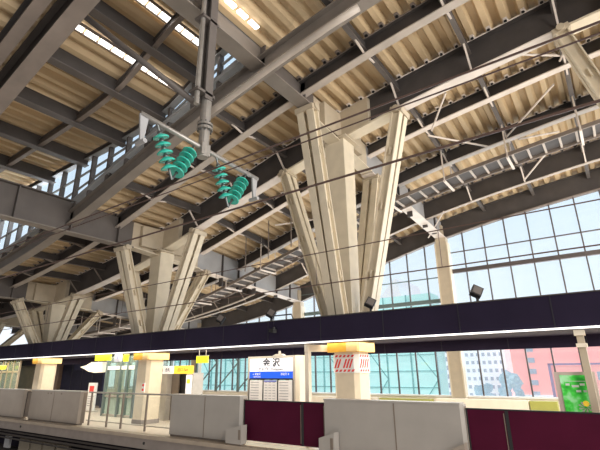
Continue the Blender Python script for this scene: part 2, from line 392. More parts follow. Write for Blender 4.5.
# ------------------------------------------------------------------ branching columns
colab={-33.8:'farthest branching cream column at the left edge of the picture',-24.7:'cream branching column at the left, third from the right',-15.7:'cream branching column in the middle left, second from the right',
       -6.5:'large front cream branching column with red striped warning band',2.6:'branching column right of the picture, only its beige strut seen at top right'}
fwd={-33.8:0,-24.7:.1,-15.7:-.1,-6.5:.08,2.6:0}
for X in XS:
    cx=X+fwd[X]
    c=thing('branching_column',(cx,PY,FL),colab[X],'column')
    h=.40
    MB().cbox(cx-h,cx+h,PY-h,PY+h,FL,1.05,.12).build('shaft','concrete',c)
    MB().cbox(cx-h-.02,cx+h+.02,PY-h-.02,PY+h+.02,FL,FL+.15,.12).build('base_skirt','fascia',c)
    # orange band around the head, in two tones
    co=MB().cbox(cx-.52,cx+.52,PY-.52,PY+.52,.50,.78,.05).build('collar','orange',c)
    MB().cbox(cx+.10,cx+.53,PY-.535,PY+.53,.505,.785,.05).build('collar_cover','orangepale',co)
    # tapered core
    ct=D(X)-1.02; b=.30
    MB().prism([(cx-.24,PY-.24,1.0),(cx+.24,PY-.24,1.0),(cx+.24,PY+.24,1.0),(cx-.24,PY+.24,1.0)],
               [(X-.36,PY-.36,ct-.02),(X+.36,PY-.36,ct-.02),(X+.36,PY+.36,ct-.02),(X-.36,PY+.36,ct-.02)]).build('core','cream',c)
    MB().box(X-.52,X+.52,PY-.52,PY+.52,ct-.09,ct-.04).build('core_plate','creamdk',c)
    # node: beige cladding on the crossing of rib and girder
    nd=MB(); zt=D(X)-.08
    for sx,sy in ((1,0),(-1,0),(0,1),(0,-1)):
        L=1.25; t=.22
        if sx:
            xa=X+sx*.05; xb=X+sx*L
            nd.prism([(xa,PY-t,D(xa)-1.0),(xa,PY+t,D(xa)-1.0),(xa,PY+t,D(xa)-.04),(xa,PY-t,D(xa)-.04)],[(xb,PY-t,D(xb)-1.0),(xb,PY+t,D(xb)-1.0),(xb,PY+t,D(xb)-.04),(xb,PY-t,D(xb)-.04)])
        else:
            ya=PY+sy*.05; yb=PY+sy*L
            nd.prism([(X-t,ya,ct),(X+t,ya,ct),(X+t,ya,zt),(X-t,ya,zt)],[(X-t,yb,ct),(X+t,yb,ct),(X+t,yb,zt-.05),(X-t,yb,zt-.05)])
    nd.build('head_node','creamdk',c)
    MB().ribbon(frange(X-2.3,X+2.3,.4),lambda x:D(x,PY)-1.08,lambda x:D(x,PY)-1.025,PY-.24,PY+.24).build('node_flange','cream',c)
    # four twin-channel struts
    tops={'S':(X,9.55,GB[X]-.1),'N':(X,13.95,GN[X][0]-.1),'E':(X+2.25,PY,D(X+2.25)-1.10),'W':(X-2.25,PY,D(X-2.25)-1.10)}
    foot={'S':(cx,PY-.50,.95),'N':(cx,PY+.50,.95),'E':(cx+.50,PY,.95),'W':(cx-.50,PY,.95)}
    for k in 'SNEW':
        a=Vector(foot[k]); t_=Vector(tops[k]); d=(t_-a).normalized(); side=Vector((0,1,0)) if k in 'EW' else Vector((1,0,0))
        s_=MB(); sd=d.cross(side).normalized()
        for o_ in (-1,1):
            p0=a+side*.135*o_; p1=t_+side*.185*o_
            s_.hsec(p0,p1,.24,.30,.035,side=sd)
        for fr in (.25,.55,.8):
            q=a.lerp(t_,fr); s_.bar(q-d*.12,q+d*.12,.56,.03,side=sd)
        st=s_.build('strut','cream',c)
        e=MB(); q=t_
        e.bar(q-d*.10,q+d*.06,.66,.40,side=sd); e.tube([q-side*.38,q+side*.38],.10,10)
        e.build('end_plate','creamdk',st)
# red and white warning band on the front column
cx=XS[3]+fwd[XS[3]]
w=thing('warning_band',(cx,PY-.41,-.0),'red and white striped warning band wrapped round the front column','sign')
hh=.425
MB().cbox(cx-hh,cx+hh,PY-hh,PY+hh,-.06,.44,.12).build('band','white',w)
mb=MB()
for z0,z1 in ((.36,.42),(-.03,.03)):
    for k in range(5):
        x=cx-.30+k*.13; mb.prism([(x,PY-hh-.006,z0),(x+.07,PY-hh-.006,z0),(x+.07,PY-hh+.01,z0),(x,PY-hh+.01,z0)],[(x+.04,PY-hh-.006,z1),(x+.11,PY-hh-.006,z1),(x+.11,PY-hh+.01,z1),(x+.04,PY-hh+.01,z1)])
    for k in range(4):
        y=PY-.28+k*.14; mb.prism([(cx+hh-.01,y,z0),(cx+hh+.006,y,z0),(cx+hh+.006,y+.07,z0),(cx+hh-.01,y+.07,z0)],[(cx+hh-.01,y+.04,z1),(cx+hh+.006,y+.04,z1),(cx+hh+.006,y+.11,z1),(cx+hh-.01,y+.11,z1)])
for k in range(6):
    x=cx-.33+k*.095
    if k==2: continue
    mb.prism([(x,PY-hh-.006,.07),(x+.05,PY-hh-.006,.07),(x+.05,PY-hh+.01,.07),(x,PY-hh+.01,.07)],[(x+.10,PY-hh-.006,.31),(x+.15,PY-hh-.006,.31),(x+.15,PY-hh+.01,.31),(x+.10,PY-hh+.01,.31)])
for k in range(4):
    y=PY-.30+k*.13; mb.prism([(cx+hh-.01,y,.07),(cx+hh+.006,y,.07),(cx+hh+.006,y+.06,.07),(cx+hh-.01,y+.06,.07)],[(cx+hh-.01,y+.11,.31),(cx+hh+.006,y+.11,.31),(cx+hh+.006,y+.17,.31),(cx+hh-.01,y+.17,.31)])
mb.build('stripe','red',w)

# ------------------------------------------------------------------ glass wall
for wi,(xa,xb,heavy,thin) in enumerate([(XL,-33.8,2.4,()),(-33.8,-24.7,1.9,()),(-24.7,-15.7,2.65,()),(-15.7,-6.5,3.3,(4.5,)),(-6.5,2.6,4.70,(5.68,)),(2.6,XR,4.7,(5.68,))]):
    win=thing('window_%d'%(wi+2),((xa+xb)/2,WY,-1.17),None,None,kind='structure')
    xs=frange(xa,xb,1.125)
    MB().ribbon(frange(xa,xb,.6),lambda x:-1.17,lambda x:W(x)+.05,WY+.0,WY+.012).build('pane','glass',win)
    mb=MB()
    for x in xs[1:-1]: mb.box(x-.028,x+.028,WY-.05,WY+.05,-1.17,W(x)+.02)
    mb.build('mullion','mull',win)
    mb=MB().box(xa,xb,WY-.10,WY+.08,heavy-.10,heavy+.10)
    for z in thin: mb.box(xa,xb,WY-.04,WY+.04,z-.025,z+.025)
    mb.build('transom','mullg' if xb<-6 else 'mull',win)
for i,X in enumerate(XS):
    names=['farthest','third from the right','second from the right','right-hand','']
    lab=['beige wall post at the far end of the glass wall','beige wall post behind the left branching column','beige wall post left of the front branching column','beige wall post right of the front branching column','beige wall post beyond the right edge'][i]
    p=thing('wall_post',(X,WY-.25,FL),lab,'post')
    MB().box(X-.27,X+.27,WY-.42,WY-.02,FL,GN[X][1]-.04).build('shaft','creamdk',p)
    MB().box(X-.33,X-.27,WY-.44,WY-.02,FL,GN[X][1]-.3).box(X+.27,X+.33,WY-.44,WY-.02,FL,GN[X][1]-.3).build('edge_trim','cream',p)
    MB().box(X-.12,X+.12,WY-.38,WY-.1,GN[X][1]-.04,D(X,WY)-.3).build('neck','creamdk',p)
o=MB().box(XL,XR,WY-.15,WY+.15,FL,-1.22).build('wall_back','parapet'); o['kind']='structure'
o=MB().box(XL,XR,WY-.25,WY+.12,-1.22,-1.15).build('trim_1','sill'); o['kind']='structure'

# ------------------------------------------------------------------ ladder cable tray, conduits
ct_=thing('cable_tray',(-15,16.1,W(-15)),'ladder-like cable tray hung under the roof behind the front column','cable tray')
xs=frange(-30,XR,.9)
fz=lambda x:W(x)+.03
split(MB().ribbon(xs,lambda x:fz(x)-.07,lambda x:fz(x)+.07,15.50,15.55).ribbon(xs,lambda x:fz(x)-.07,lambda x:fz(x)+.07,16.50,16.55),'side_rail','flangedim',ct_)
mb=MB(); x=-29.8
while x<XR-.1:
    mb.bar((x,15.53,fz(x)),(x,16.52,fz(x)),.07,.06); x+=.50
split(mb,'rung','flangemid',ct_)
MB().ribbon(xs,lambda x:fz(x)+.03,lambda x:fz(x)+.07,15.56,16.49).build('cable_bed','steel',ct_)
mb=MB()
for x in quarter(-30,XR)+XS[1:]:
    for y in (15.47,16.58): mb.tube([(x,y,fz(x)-.15),(x,y,D(x,y)-.05)],.03,5)
    mb.bar((x,15.42,fz(x)-.12),(x,16.63,fz(x)-.12),.08,.06)
split(mb,'hanger','flange',ct_)
cdt=thing('conduit',(-25,18.0,W(-25)),'thin pale conduit curving under the roof behind the middle column','conduit')
MB().tube([(x,18.0,W(x)+.05) for x in frange(-34,-16,1)],.05,6).build('pipe','flangemid',cdt)
hg=MB()
for x in (-31.5,-29,-27,-22.5,-20.2,-18): hg.tube([(x,18.0,W(x)+.05),(x,18.0,D(x,18)-.03)],.02,5)
split(hg,'hanger','flangedim',cdt)
# light diagonal rods in the roof plane
rods=[((-2.9,12.0,8.2),(-3.9,13.5,7.95)),((-.1,14.2,8.6),(-1.9,16.0,8.2)),((-.2,16.6,8.0),(-1.9,18.7,7.4)),((-.5+1.3,12.0,8.9),(.2,13.5,8.9)),
 ((-4.2,14.0,8.1),(-2.6,16.0,8.0)),((-1.6,16.5,8.2),(-.3,17.6,8.6)),((-1.0,11.8,8.6),(.4,13.5,9.0)),((-5.4,19.0,6.9),(-7.0,21.3,6.5)),((-11.5,14.2,6.2),(-9.2,16.1,6.7))]
rl=['right of the column head','right, steeply down to the tray','far right under the tray','at the upper right corner','between ribs right of the front column','above the tray at the right','left of the beige strut','left of the right wall post','left of the front column']
for (a_,b_),l in zip(rods,rl):
    tag(MB().tube([a_,b_],.035,6).build('brace_rod','flange'),'thin pale diagonal brace rod '+l,'rod')
# hanging wires and droppers by the roof at mid picture
for k,(x,y) in enumerate([(-12.2,14.6),(-10.9,14.6),(-13.6,14.6),(-9.7,14.8)]):
    tag(MB().tube([(x,y,D(x,y)-.05),(x,y,D(x,y)-1.9)],.028,5).build('hanger_rod','flangedim'),'thin vertical hanger rod between second and front columns, %s from the right'%['third','second','fourth','first'][k],'rod')
# round pipe under the edge rib
tag(MB().tube([(-8.2,6.95,6.78),(-7.65,6.95,6.9),(-5.8,6.95,7.3),(-4.06,6.95,7.62),(-3.3,7.0,7.75)],.085,10).build('drain_pipe','flangemid',smooth=True),'grey round drain pipe running under the edge rib in front of the big girder','pipe')

# ------------------------------------------------------------------ overhead line: mast, boom, insulators, wires
MX=-6.1; MY=5.2
ms=thing('drop_mast',(MX,MY,4.1),'grey steel mast hanging beside the large girder over the tracks','mast')
MB().tube([(MX,MY,4.10),(MX,MY,5.5)],.11,14).build('lower_pipe','galv',ms)
for z in (4.72,4.81): MB().tube([(MX,MY,z),(MX,MY,z+.05)],.165,16).build('joint_flange','galv',ms)
for k in range(10):
    a=k*math.pi/5; MB().tube([(MX+.14*math.cos(a),MY+.14*math.sin(a),4.68),(MX+.14*math.cos(a),MY+.14*math.sin(a),4.90)],.015,6).build('bolt','cap',ms)
MB().hsec((MX,MY-.05,5.4),(MX,MY-.05,9.4),.20,.24,.04,side=(1,0,0)).build('upper_post','steelmid',ms)
MB().tube([(MX+.02,MY-.28,5.2),(MX+.02,MY-.28,9.4)],.055,10).build('riser_pipe','galv',ms)
for z in (5.5,7.4,8.6): MB().box(MX-.16,MX+.12,MY-.36,MY+.12,z,z+.06).build('clamp','steelmid',ms)
MB().box(-6.45,MX-.1,MY-.2,MY+.12,7.9,8.0).build('girder_clamp','steelmid',ms)
tag(MB().tube([(-8.1,3.3,7.4),(-6.2,5.05,5.3)],.065,10).build('mast_brace','steelmid',smooth=True),'dark round diagonal tube bracing the hanging mast from the near rib','brace')
bm_=thing('insulator_boom',(MX,5.3,4.3),'grey horizontal boom carrying the turquoise insulators below the mast','boom')
MB().tube([(MX,3.73,4.36),(MX,6.86,4.235)],.05,12).build('tube','galv',bm_,smooth=True)
MB().box(MX-.1,MX+.1,MY-.12,MY+.1,4.13,4.38).build('clamp','galv',bm_)
for y,z in ((3.80,4.35),(6.76,4.24)):
    MB().prism([(MX-.02,y-.09,z),(MX-.02,y+.09,z),(MX-.02,y+.03,z-.54),(MX-.02,y-.03,z-.54)],[(MX+.02,y-.09,z),(MX+.02,y+.09,z),(MX+.02,y+.03,z-.54),(MX+.02,y-.03,z-.54)]).build('end_bracket','grey',bm_)
    MB().tube([(MX-.12,y,z-.54),(MX+.12,y,z-.54)],.045,10).build('pulley','grey',bm_)
def lathe(mb,c,d,prof,n=20):
    c=Vector(c); d=Vector(d).normalized(); up=Vector((1,0,0)); a=d.cross(up).normalized(); b=a.cross(d)
    base=len(mb.v)
    for r,h in prof:
        for k in range(n): mb.v.append(c+d*h+(a*math.cos(2*math.pi*k/n)+b*math.sin(2*math.pi*k/n))*max(r,.001))
    for i in range(len(prof)-1):
        for k in range(n): mb.f.append((base+i*n+k,base+i*n+(k+1)%n,base+(i+1)*n+(k+1)%n,base+(i+1)*n+k))
def string(a,b,label):
    a=Vector(a); b=Vector(b); d=(b-a).normalized(); L=(b-a).length
    s=thing('insulator_string',tuple(a),label,'insulator','turquoise insulator strings')
    MB().tube([a,b],.022,8).build('rod','cap',s)
    pitch=.145; st=(L-5*pitch)/2+.05
    for k in range(5):
        c=a+d*(st+k*pitch)
        mb=MB(); lathe(mb,c,d,[(.045,-.02),(.085,0),(.13,.025),(.150,.05),(.145,.065),(.10,.05),(.06,.055),(.035,.06)])
        ds=mb.build('disc','teal',s,smooth=True)
        mb=MB(); lathe(mb,c,d,[(.02,-.075),(.045,-.065),(.05,-.025),(.045,0)],12); mb.build('cap','cap',ds,smooth=True)
    return s
A1=(MX,4.51,3.36); A2=(MX,5.97,3.27)
string((MX,4.08,4.33),A1,'steep turquoise insulator string of the left pair')
string((MX,4.98,4.30),A1,'slanting turquoise insulator string of the left pair, discs facing the camera')
string((MX,5.55,4.28),A2,'steep turquoise insulator string of the right pair')
string((MX,6.50,4.24),A2,'slanting turquoise insulator string of the right pair, discs facing the camera')
def wire(y,z,label,r=.014,x0=-60,x1=20,sag=0):
    tag(MB().tube([(x,y,z+sag*((x+7)/25)**2) for x in frange(x0,x1,4)],r,5).build('overhead_wire','wire'),label,'wire')
wire(4.51,3.25,'upper dark overhead wire hung from the left insulator pair',.015)
wire(4.62,3.20,'twin dark overhead wire just below the upper one',.011)
wire(5.97,3.18,'thick rusty overhead wire hung from the right insulator pair',.022)
wire(7.9,2.52,'thin overhead wire crossing the struts of the front column',.012)
wire(7.9,1.80,'lowest overhead wire above the dark canopy',.013)
mb=MB()
for k,x in enumerate([-22,-17.5,-12.6,-8.4,-5.2,-2.4,1]): mb.tube([(x,7.9,1.80),(x,7.9,2.52)],.008,4)
tag(mb.build('dropper_wires','wire'),'row of fine vertical droppers joining the two lowest overhead wires','wire',kind='stuff')

# ------------------------------------------------------------------ platform
o=MB().box(XL,XR+10,9.62,WY+.15,FL-.35,FL).build('floor','tile'); o['kind']='structure'
o=MB().box(XL,XR+10,9.32,9.62,FL-.10,FL+.005).build('trim_2','coping'); o['kind']='structure'
o=MB().box(XL,XR+10,9.42,9.62,FL-.42,FL-.10).build('trim_3','fascia'); o['kind']='structure'
mb=MB()
for x in (-30.1,-21.5,-12.9,-4.3): mb.tube([(x,9.40,FL-.25),(x,9.425,FL-.25)],.045,10)
tag(mb.build('drain_hole','black'),'small round black holes along the platform edge face','hole',kind='stuff')
o=MB().box(XL,XR+10,10.6,10.8,-3.3,FL-.35).build('wall_under','soffit'); o['kind']='structure'
mb=MB(); 
for z,r in ((-2.45,.04),(-2.58,.05),(-2.72,.035)): mb.tube([(XL,9.75,z),(XR,9.75,z)],r,6)
tag(mb.build('edge_pipe','steelmid'),'dark pipes running under the platform edge','pipe')
for k,x in enumerate([-24.2,-22.7,-21.6,-20.5,-19.4]):
    tag(MB().box(x,x+(.5 if k==0 else .95),10.0,10.1,-3.2,-2.72).build('panel_block','creamdk' if k else 'paper'),'pale block under the platform edge, %s from the left'%['first','second','third','fourth','fifth'][k],'block','pale blocks under the platform')
o=MB().box(XL-10,XR+10,-6,10.6,-3.4,-3.25).build('ground','ballast'); o['kind']='structure'

# platform screen doors
def casing(x0,x1,label,seams=(),m='casing'):
    c=thing('door_casing',((x0+x1)/2,9.6,FL),label,'platform barrier')
    MB().prism([(x0,9.6,FL+.06),(x1-.06,9.6,FL+.06),(x1,9.68,FL+.06),(x1,9.86,FL+.06),(x0,9.86,FL+.06)],[(x0,9.6,-.68),(x1-.06,9.6,-.68),(x1,9.68,-.68),(x1,9.86,-.68),(x0,9.86,-.68)]).build('body',m,c)
    MB().box(x0-.01,x1-.04,9.585,9.87,-.685,-.65).build('top_cap','casing',c)
    MB().box(x0+.03,x1-.08,9.63,9.84,FL,FL+.07).build('plinth','casingdk',c)
    if seams:
        mb=MB()
        for x in seams: mb.box(x-.012,x+.012,9.592,9.602,FL+.07,-.70)
        mb.build('seam','casingdk',c)
    MB().box(x1-.015,x1+.006,9.70,9.84,FL+.07,-.72).build('door_slot','casingdk',c)
    return c
M['casingwarm']=mat('casingwarm',(.34,.29,.245),.42,var=.06,scale=2)
casing(-27.5,-22.06,'warm grey platform door casing at the far left edge',(-24.7,),'casingwarm')
c=casing(-21.45,-17.35,'warm grey platform door casing left of the glass railing',(-19.43,),'casingwarm')
mb=MB()
for x in (-20.0,-19.75,-18.9): mb.box(x,x+.08,9.59,9.60,-.80,-.745)
mb.build('latch','casingdk',c)
casing(-11.94,-8.93,'grey platform door casing between the railing and the left purple doors',(-10.4,))
casing(-6.18,-2.85,'pale grey platform door casing in front of the striped column',(-4.35,))
def pdoor(x0,x1,label,m='wine'):
    d=thing('sliding_door',((x0+x1)/2,9.72,FL),label,'platform door')
    MB().box(x0,x1,9.70,9.74,FL+.10,-.76).build('panel',m,d)
    MB().box(x0,x1,9.69,9.75,-.77,-.745).box(x0,x0+.03,9.69,9.75,FL+.1,-.76).box(x1-.03,x1,9.69,9.75,FL+.1,-.76).build('edge_frame','black',d)
    MB().box(x1-.06,x1-.045,9.688,9.70,FL+.15,-.82).build('seal_line','casingdk',d)
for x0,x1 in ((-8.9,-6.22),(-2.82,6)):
    o=MB().box(x0,x1,9.56,9.69,FL,FL+.07).build('trim_5','copinglit'); o['kind']='structure'  # strip added for the lit coping under the doors, glow included
pdoor(-22.05,-21.46,'dark brown sliding door in the gap between the two warm grey casings','casingdk')
pdoor(-8.90,-6.90,'wide deep purple sliding door left of the seam'); pdoor(-6.90,-6.20,'narrow deep purple sliding door against the right grey casing')
pdoor(-2.82,-2.05,'narrow deep purple sliding door right of the pale grey casing'); pdoor(-2.05,1.2,'long deep purple sliding door at the lower right corner')
for (x0,x1),lab in zip([(-9.25,-8.68),(-6.20,-5.78),(-3.12,-2.83)],['small slope-topped sensor box at the foot of the left grey casing','small slope-topped sensor box left of the pale grey casing','small brown sensor box at the right foot of the pale grey casing']):
    b=thing('sensor_box',((x0+x1)/2,9.45,FL),lab,'sensor box')
    z0=-1.83; 
    MB().prism([(x0,9.36,z0),(x1,9.36,z0),(x1,9.36,-1.36),(x0,9.36,-1.50)],[(x0,9.58,z0),(x1,9.58,z0),(x1,9.58,-1.36),(x0,9.58,-1.50)]).build('housing','casingwarm' if x0>-4 else 'casing',b)
    MB().box(x0+.04,x1-.04,9.38,9.57,FL,z0).build('foot','casingdk',b)
    MB().box(x1-.10,x1-.03,9.35,9.36,-1.72,-1.48).build('lens','casingdk',b)

# glass railing between casings
rl=thing('glass_railing',(-14.6,9.9,FL),'glass panel railing with slim steel posts and handrail','railing')
MB().tube([(-17.3,9.9,-.70),(-11.98,9.9,-.70)],.028,8).build('handrail','galv',rl)
MB().tube([(-17.3,9.9,-1.70),(-11.98,9.9,-1.70)],.018,8).build('bottom_rail','frame',rl)
for k,x in enumerate([-17.1,-15.9,-15.0,-13.6,-12.2]):
    MB().bar((x,9.9,FL),(x,9.9,-.70),.055,.05,side=(0,1,0)).build('post','casingdk',rl)
MB().box(-17.1,-12.0,9.90,9.91,-1.70,-.78).build('glass_panel','glassclear',rl)

# ------------------------------------------------------------------ platform canopy with dark fascia
cp=thing('canopy',(-15,11.5,.73),'long dark canopy band running over the platform edge','canopy')
MB().box(XL,XR,9.90,10.0,.74,1.38).build('fascia','band',cp)
MB().box(XL,XR,9.95,13.2,.80,.90).build('soffit','soffit',cp)
MB().box(XL,XR,13.15,13.2,.50,1.2).build('rear_fascia','band',cp)
MB().box(XL,XR,9.87,9.96,.715,.745).build('light_strip','led',cp)
mb=MB(); x=-41.0
while x<XR: 
    mb.box(x-.012,x+.012,9.893,9.902,.75,1.37); mb.box(x+.3,x+.32,13.14,13.152,.51,.80); x+=1.82
mb.build('panel_joint','bandjoint',cp)
MB().box(XL,XR,9.88,10.02,1.375,1.40).build('top_trim','steel',cp)
for x,lab in ((-7.06,'beige canopy post beside the station sign'),(-.60,'slim beige canopy post above the green poster')):
    p=thing('canopy_post',(x,10.2,FL),lab,'post')
    MB().box(x-.06,x+.06,10.14,10.28,FL,.70).build('shaft','creamdk' if x>-5 else 'parapet',p)
    if x<-5:
        MB().prism([(x-.04,10.1,.70),(x+.04,10.1,.70),(x+.04,10.1,.5),(x-.04,10.1,.5)],[(x-.04,11.7,.72),(x+.04,11.7,.72),(x+.04,11.7,.55),(x-.04,11.7,.55)]).build('arm','parapet',p)
    else:
        split(MB().box(x-.09,x+.09,10.08,10.30,.38,.45).box(x-.09,x+.09,10.08,10.30,.60,.70),'bracket','parapet',p)
# floodlights standing on the band
for x,lab in ((-10.3,'dark square floodlight on the canopy left of centre'),(-8.2,'dark floodlight on the canopy above the station sign'),(-4.95,'dark square floodlight on the canopy right of the front column'),(-2.35,'dark floodlight on the canopy at the right, in front of the window')):
    f=thing('floodlight',(x,9.98,1.39),lab,'floodlight')
    ax=Vector((.55,-.75,.35)).normalized(); sd=Vector((.5,.1,.9))
    p=Vector((x,9.98,1.62))
    MB().bar(p-ax*.07,p+ax*.07,.23,.23,side=sd).build('housing','black',f)
    MB().bar(p+ax*.07,p+ax*.08,.18,.18,side=sd).build('lens','steelmid',f)
    MB().tube([(x,9.98,1.39),(x,9.98,1.60)],.03,8).box(x-.07,x+.07,9.93,10.03,1.39,1.41).build('bracket','rubber',f)
cc=thing('security_camera',(-7.98,9.84,1.10),'small black security camera hanging in front of the canopy band','camera')
MB().tube([(-7.35,9.92,1.40),(-7.35,9.84,1.52),(-7.98,9.84,1.52),(-7.98,9.84,1.18)],.020,8).build('bracket','rubber',cc)
MB().bar((-8.10,9.84,1.12),(-7.86,9.74,1.08),.11,.10).build('housing','black',cc)
MB().tube([(-7.98,9.84,1.20),(-7.98,9.84,1.12)],.05,10).build('mount','black',cc)

# ------------------------------------------------------------------ station name sign
sg=thing('station_sign',(-9.8,12.0,FL),'station name board with blue strip and three timetable panels below','sign')
split(MB().box(-10.86,-10.78,11.96,12.08,FL,.43).box(-8.88,-8.80,11.96,12.08,FL,.43),'post','frame',sg); MB().box(-10.86,-8.80,11.96,12.08,.43,.50).build('top_rail','frame',sg)
MB().box(-8.80,-8.62,11.98,12.3,FL,.50).build('side_cabinet','parapet',sg)
MB().box(-10.78,-8.88,11.97,12.07,.0,.43).build('name_panel','signwhite',sg)
MB().box(-10.78,-8.88,11.965,12.07,-.22,.0).build('blue_strip','signblue',sg)
MB().box(-10.78,-8.88,11.97,12.05,-.27,-.22).build('lower_frame','black',sg)
for k in range(3):
    x0=-10.76+k*.635; 
    pn=MB().box(x0,x0+.58,11.96,12.0,-1.15,-.28).build('timetable_panel','paper',sg)
    mb=MB()
    for r in range(9):
        zz=-.36-r*.085
        for c_ in range(3 if k==1 else 2): mb.box(x0+.05+c_*.17,x0+.05+c_*.17+(.12 if k==1 else .2),11.955,11.961,zz,zz+.02)
    mb.build('print_lines','inkgrey',pn)
    if k==1: MB().box(x0+.02,x0+.56,11.954,11.961,-.33,-.29).build('heading_strip','inkblue',pn)
mb=MB()
for k in range(4):
    x=-10.79+k*.635; mb.box(x-.005,x+.025,11.95,12.02,-1.15,-.26)
split(mb,'divider','black',sg)
MB().box(-10.7,-8.9,12.0,12.05,-1.6,-1.15).build('lower_panel','frame',sg)
text('金 沢',.29,(-9.80,11.962,.27),'ink',sg,'lettering',bold=.008,sx=1.15)
text('JR',.09,(-10.30,11.962,.30),'inkgrey',sg,'lettering')
text('かなざわ  Kanazawa',.125,(-9.83,11.962,.075),'inkdim',sg,'lettering')
text('← 東金沢',.085,(-10.45,11.955,-.09),'signwhite',sg,'lettering')
text('西金沢 →',.085,(-9.2,11.955,-.09),'signwhite',sg,'lettering')
text('Higashi-Kanazawa',.045,(-10.42,11.955,-.17),'signwhite',sg,'lettering')
MB().prism([(-9.75,11.95,.50),(-9.25,11.95,.50),(-9.35,11.95,.56),(-9.6,11.95,.56)],[(-9.75,12.1,.50),(-9.25,12.1,.50),(-9.35,12.1,.56),(-9.6,12.1,.56)]).box(-9.5,-9.44,11.98,12.04,.55,.66).build('top_lamp','frame',sg)

# poster board
pb=thing('poster_board',(-.85,10.35,FL),'bright green floral poster in a pinkish frame by the right post','poster')
MB().box(-1.19,-.50,10.34,10.40,-1.35,-.07).build('frame','pinkframe',pb)
MB().box(-1.10,-.59,10.325,10.34,-.80,-.13).build('picture','poster',pb)
mb=MB()
for k in range(9):
    a=k*2*math.pi/9; cxp,czp=-.76,-.70
    mb.prism([(cxp+.02*math.cos(a+1.2),10.318,czp+.02*math.sin(a+1.2)),(cxp+.10*math.cos(a-.2),10.318,czp+.09*math.sin(a-.2)),(cxp+.12*math.cos(a),10.318,czp+.105*math.sin(a)),(cxp+.10*math.cos(a+.2),10.318,czp+.09*math.sin(a+.2))],
             [(cxp+.02*math.cos(a+1.2),10.324,czp+.02*math.sin(a+1.2)),(cxp+.10*math.cos(a-.2),10.324,czp+.09*math.sin(a-.2)),(cxp+.12*math.cos(a),10.324,czp+.105*math.sin(a)),(cxp+.10*math.cos(a+.2),10.324,czp+.09*math.sin(a+.2))])
mb=MB().box(-.88,-.80,10.317,10.324,-.80,-.70).add([],[]) if False else mb
mb.build('petals','paper',pb)
MB().tube([(-.74,10.322,-.64),(-.74,10.312,-.64)],.05,14).build('flower_heart','signorange',pb)
mb=MB()
for x0,x1,z in ((-1.02,-.95,-.30),(-.92,-.80,-.33),(-.78,-.70,-.30),(-.86,-.78,-.42),(-.74,-.68,-.42)): mb.box(x0,x1,10.318,10.324,z-.02,z+.02)
mb.box(-1.02,-.68,10.318,10.324,-.245,-.235)
mb.build('print_lines','white',pb)

# ------------------------------------------------------------------ things on the platform, left half
# lit yellow signs under the canopy
def hang_sign(x0,x1,z0,z1,y,label,m='signyellow',extra=None):
    s=thing('hanging_sign',((x0+x1)/2,y,z0),label,'sign')
    MB().box(x0,x1,y-.04,y+.04,z0,z1).build('panel',m,s)
    MB().box(x0-.015,x1+.015,y-.03,y+.05,z1,z1+.03).build('top_frame','frame',s)
    split(MB().tube([(x0+.1,y,z1),(x0+.1,y,.80)],.012,6).tube([(x1-.1,y,z1),(x1-.1,y,.80)],.012,6),'hanger','frame',s)
    return s
hang_sign(-19.1,-17.95,.53,.78,11.0,'bright yellow lit sign over the lift, left of the small white sign')
s=hang_sign(-17.60,-17.15,.46,.78,11.0,'small white platform number sign beside the left yellow sign','signwhite'); text('1',.26,(-17.38,10.955,.62),'inkblue',s)
hang_sign(-17.02,-16.75,.46,.74,11.05,'small yellow-green sign just right of the white number sign')
hang_sign(-12.45,-11.9,.31,.54,11.0,'bright yellow lit sign right of the middle column')
hang_sign(-32.6,-30.8,.30,.52,12.0,'bright yellow lit sign at the far left edge')
# lift shaft
lf=thing('lift_shaft',(-19.2,12.9,FL),'glazed lift shaft with pale steel frame behind the railing','lift')
mb=MB()
for x,y in ((-20.2,12.3),(-17.9,12.3),(-19.05,12.3),(-18.5,12.3),(-20.2,14.2),(-17.9,14.2)): mb.box(x-.06,x+.06,y-.06,y+.06,FL,.8)
split(mb,'post','mullg',lf)
mb=MB()
for z in (-1.0,.25,-1.8): mb.box(-20.2,-17.9,12.27,12.33,z-.04,z+.04); mb.box(-17.93,-17.87,12.3,14.2,z-.04,z+.04)
split(mb,'cross_rail','frame',lf)
MB().box(-20.2,-17.9,12.30,12.31,FL,.8).box(-17.905,-17.895,12.3,14.2,FL,.8).build('glass_panel','glasspf',lf)
MB().box(-20.2,-17.9,12.25,12.29,.15,.32).build('white_header','white',lf)
M['liftdk']=mat('liftdk',(.10,.12,.10),.5,var=.4,scale=1)
MB().box(-20.1,-18.0,14.0,14.1,FL,.8).build('back_wall','liftdk',lf)
# navy wall block
nb=thing('partition_wall',(-26.8,15,FL),'dark navy partition wall behind the left column','wall')
MB().box(-29.4,-24.7,14.8,15.0,FL,.9).build('panel','navy',nb)
MB().box(-30.6,-29.45,14.6,14.9,FL,.9).build('brown_end','brownglass',nb)
mb=MB()
for x in (-28.2,-27.0,-25.8): mb.box(x-.012,x+.012,14.79,14.80,FL,.85)
mb.build('panel_joint','black',nb)
MB().box(-29.4,-24.7,14.77,14.8,FL,FL+.12).build('skirting','casingdk',nb)
# poster stand
ps=thing('information_stand',(-22.85,13.16,FL),'tall white information stand with red mark before the navy wall','stand')
MB().box(-23.2,-22.5,13.16,13.26,-1.80,-.47).build('board','white',ps)
MB().box(-23.05,-22.65,13.15,13.161,-.95,-.62).build('red_mark','red',ps); MB().box(-23.3,-22.4,13.05,13.4,FL,-1.80).build('foot','frame',ps)
mb=MB()
for k in range(5): mb.box(-23.1,-22.6-(k%2)*.15,13.152,13.161,-1.15-k*.11,-1.12-k*.11)
mb.build('print_lines','inkgrey',ps)
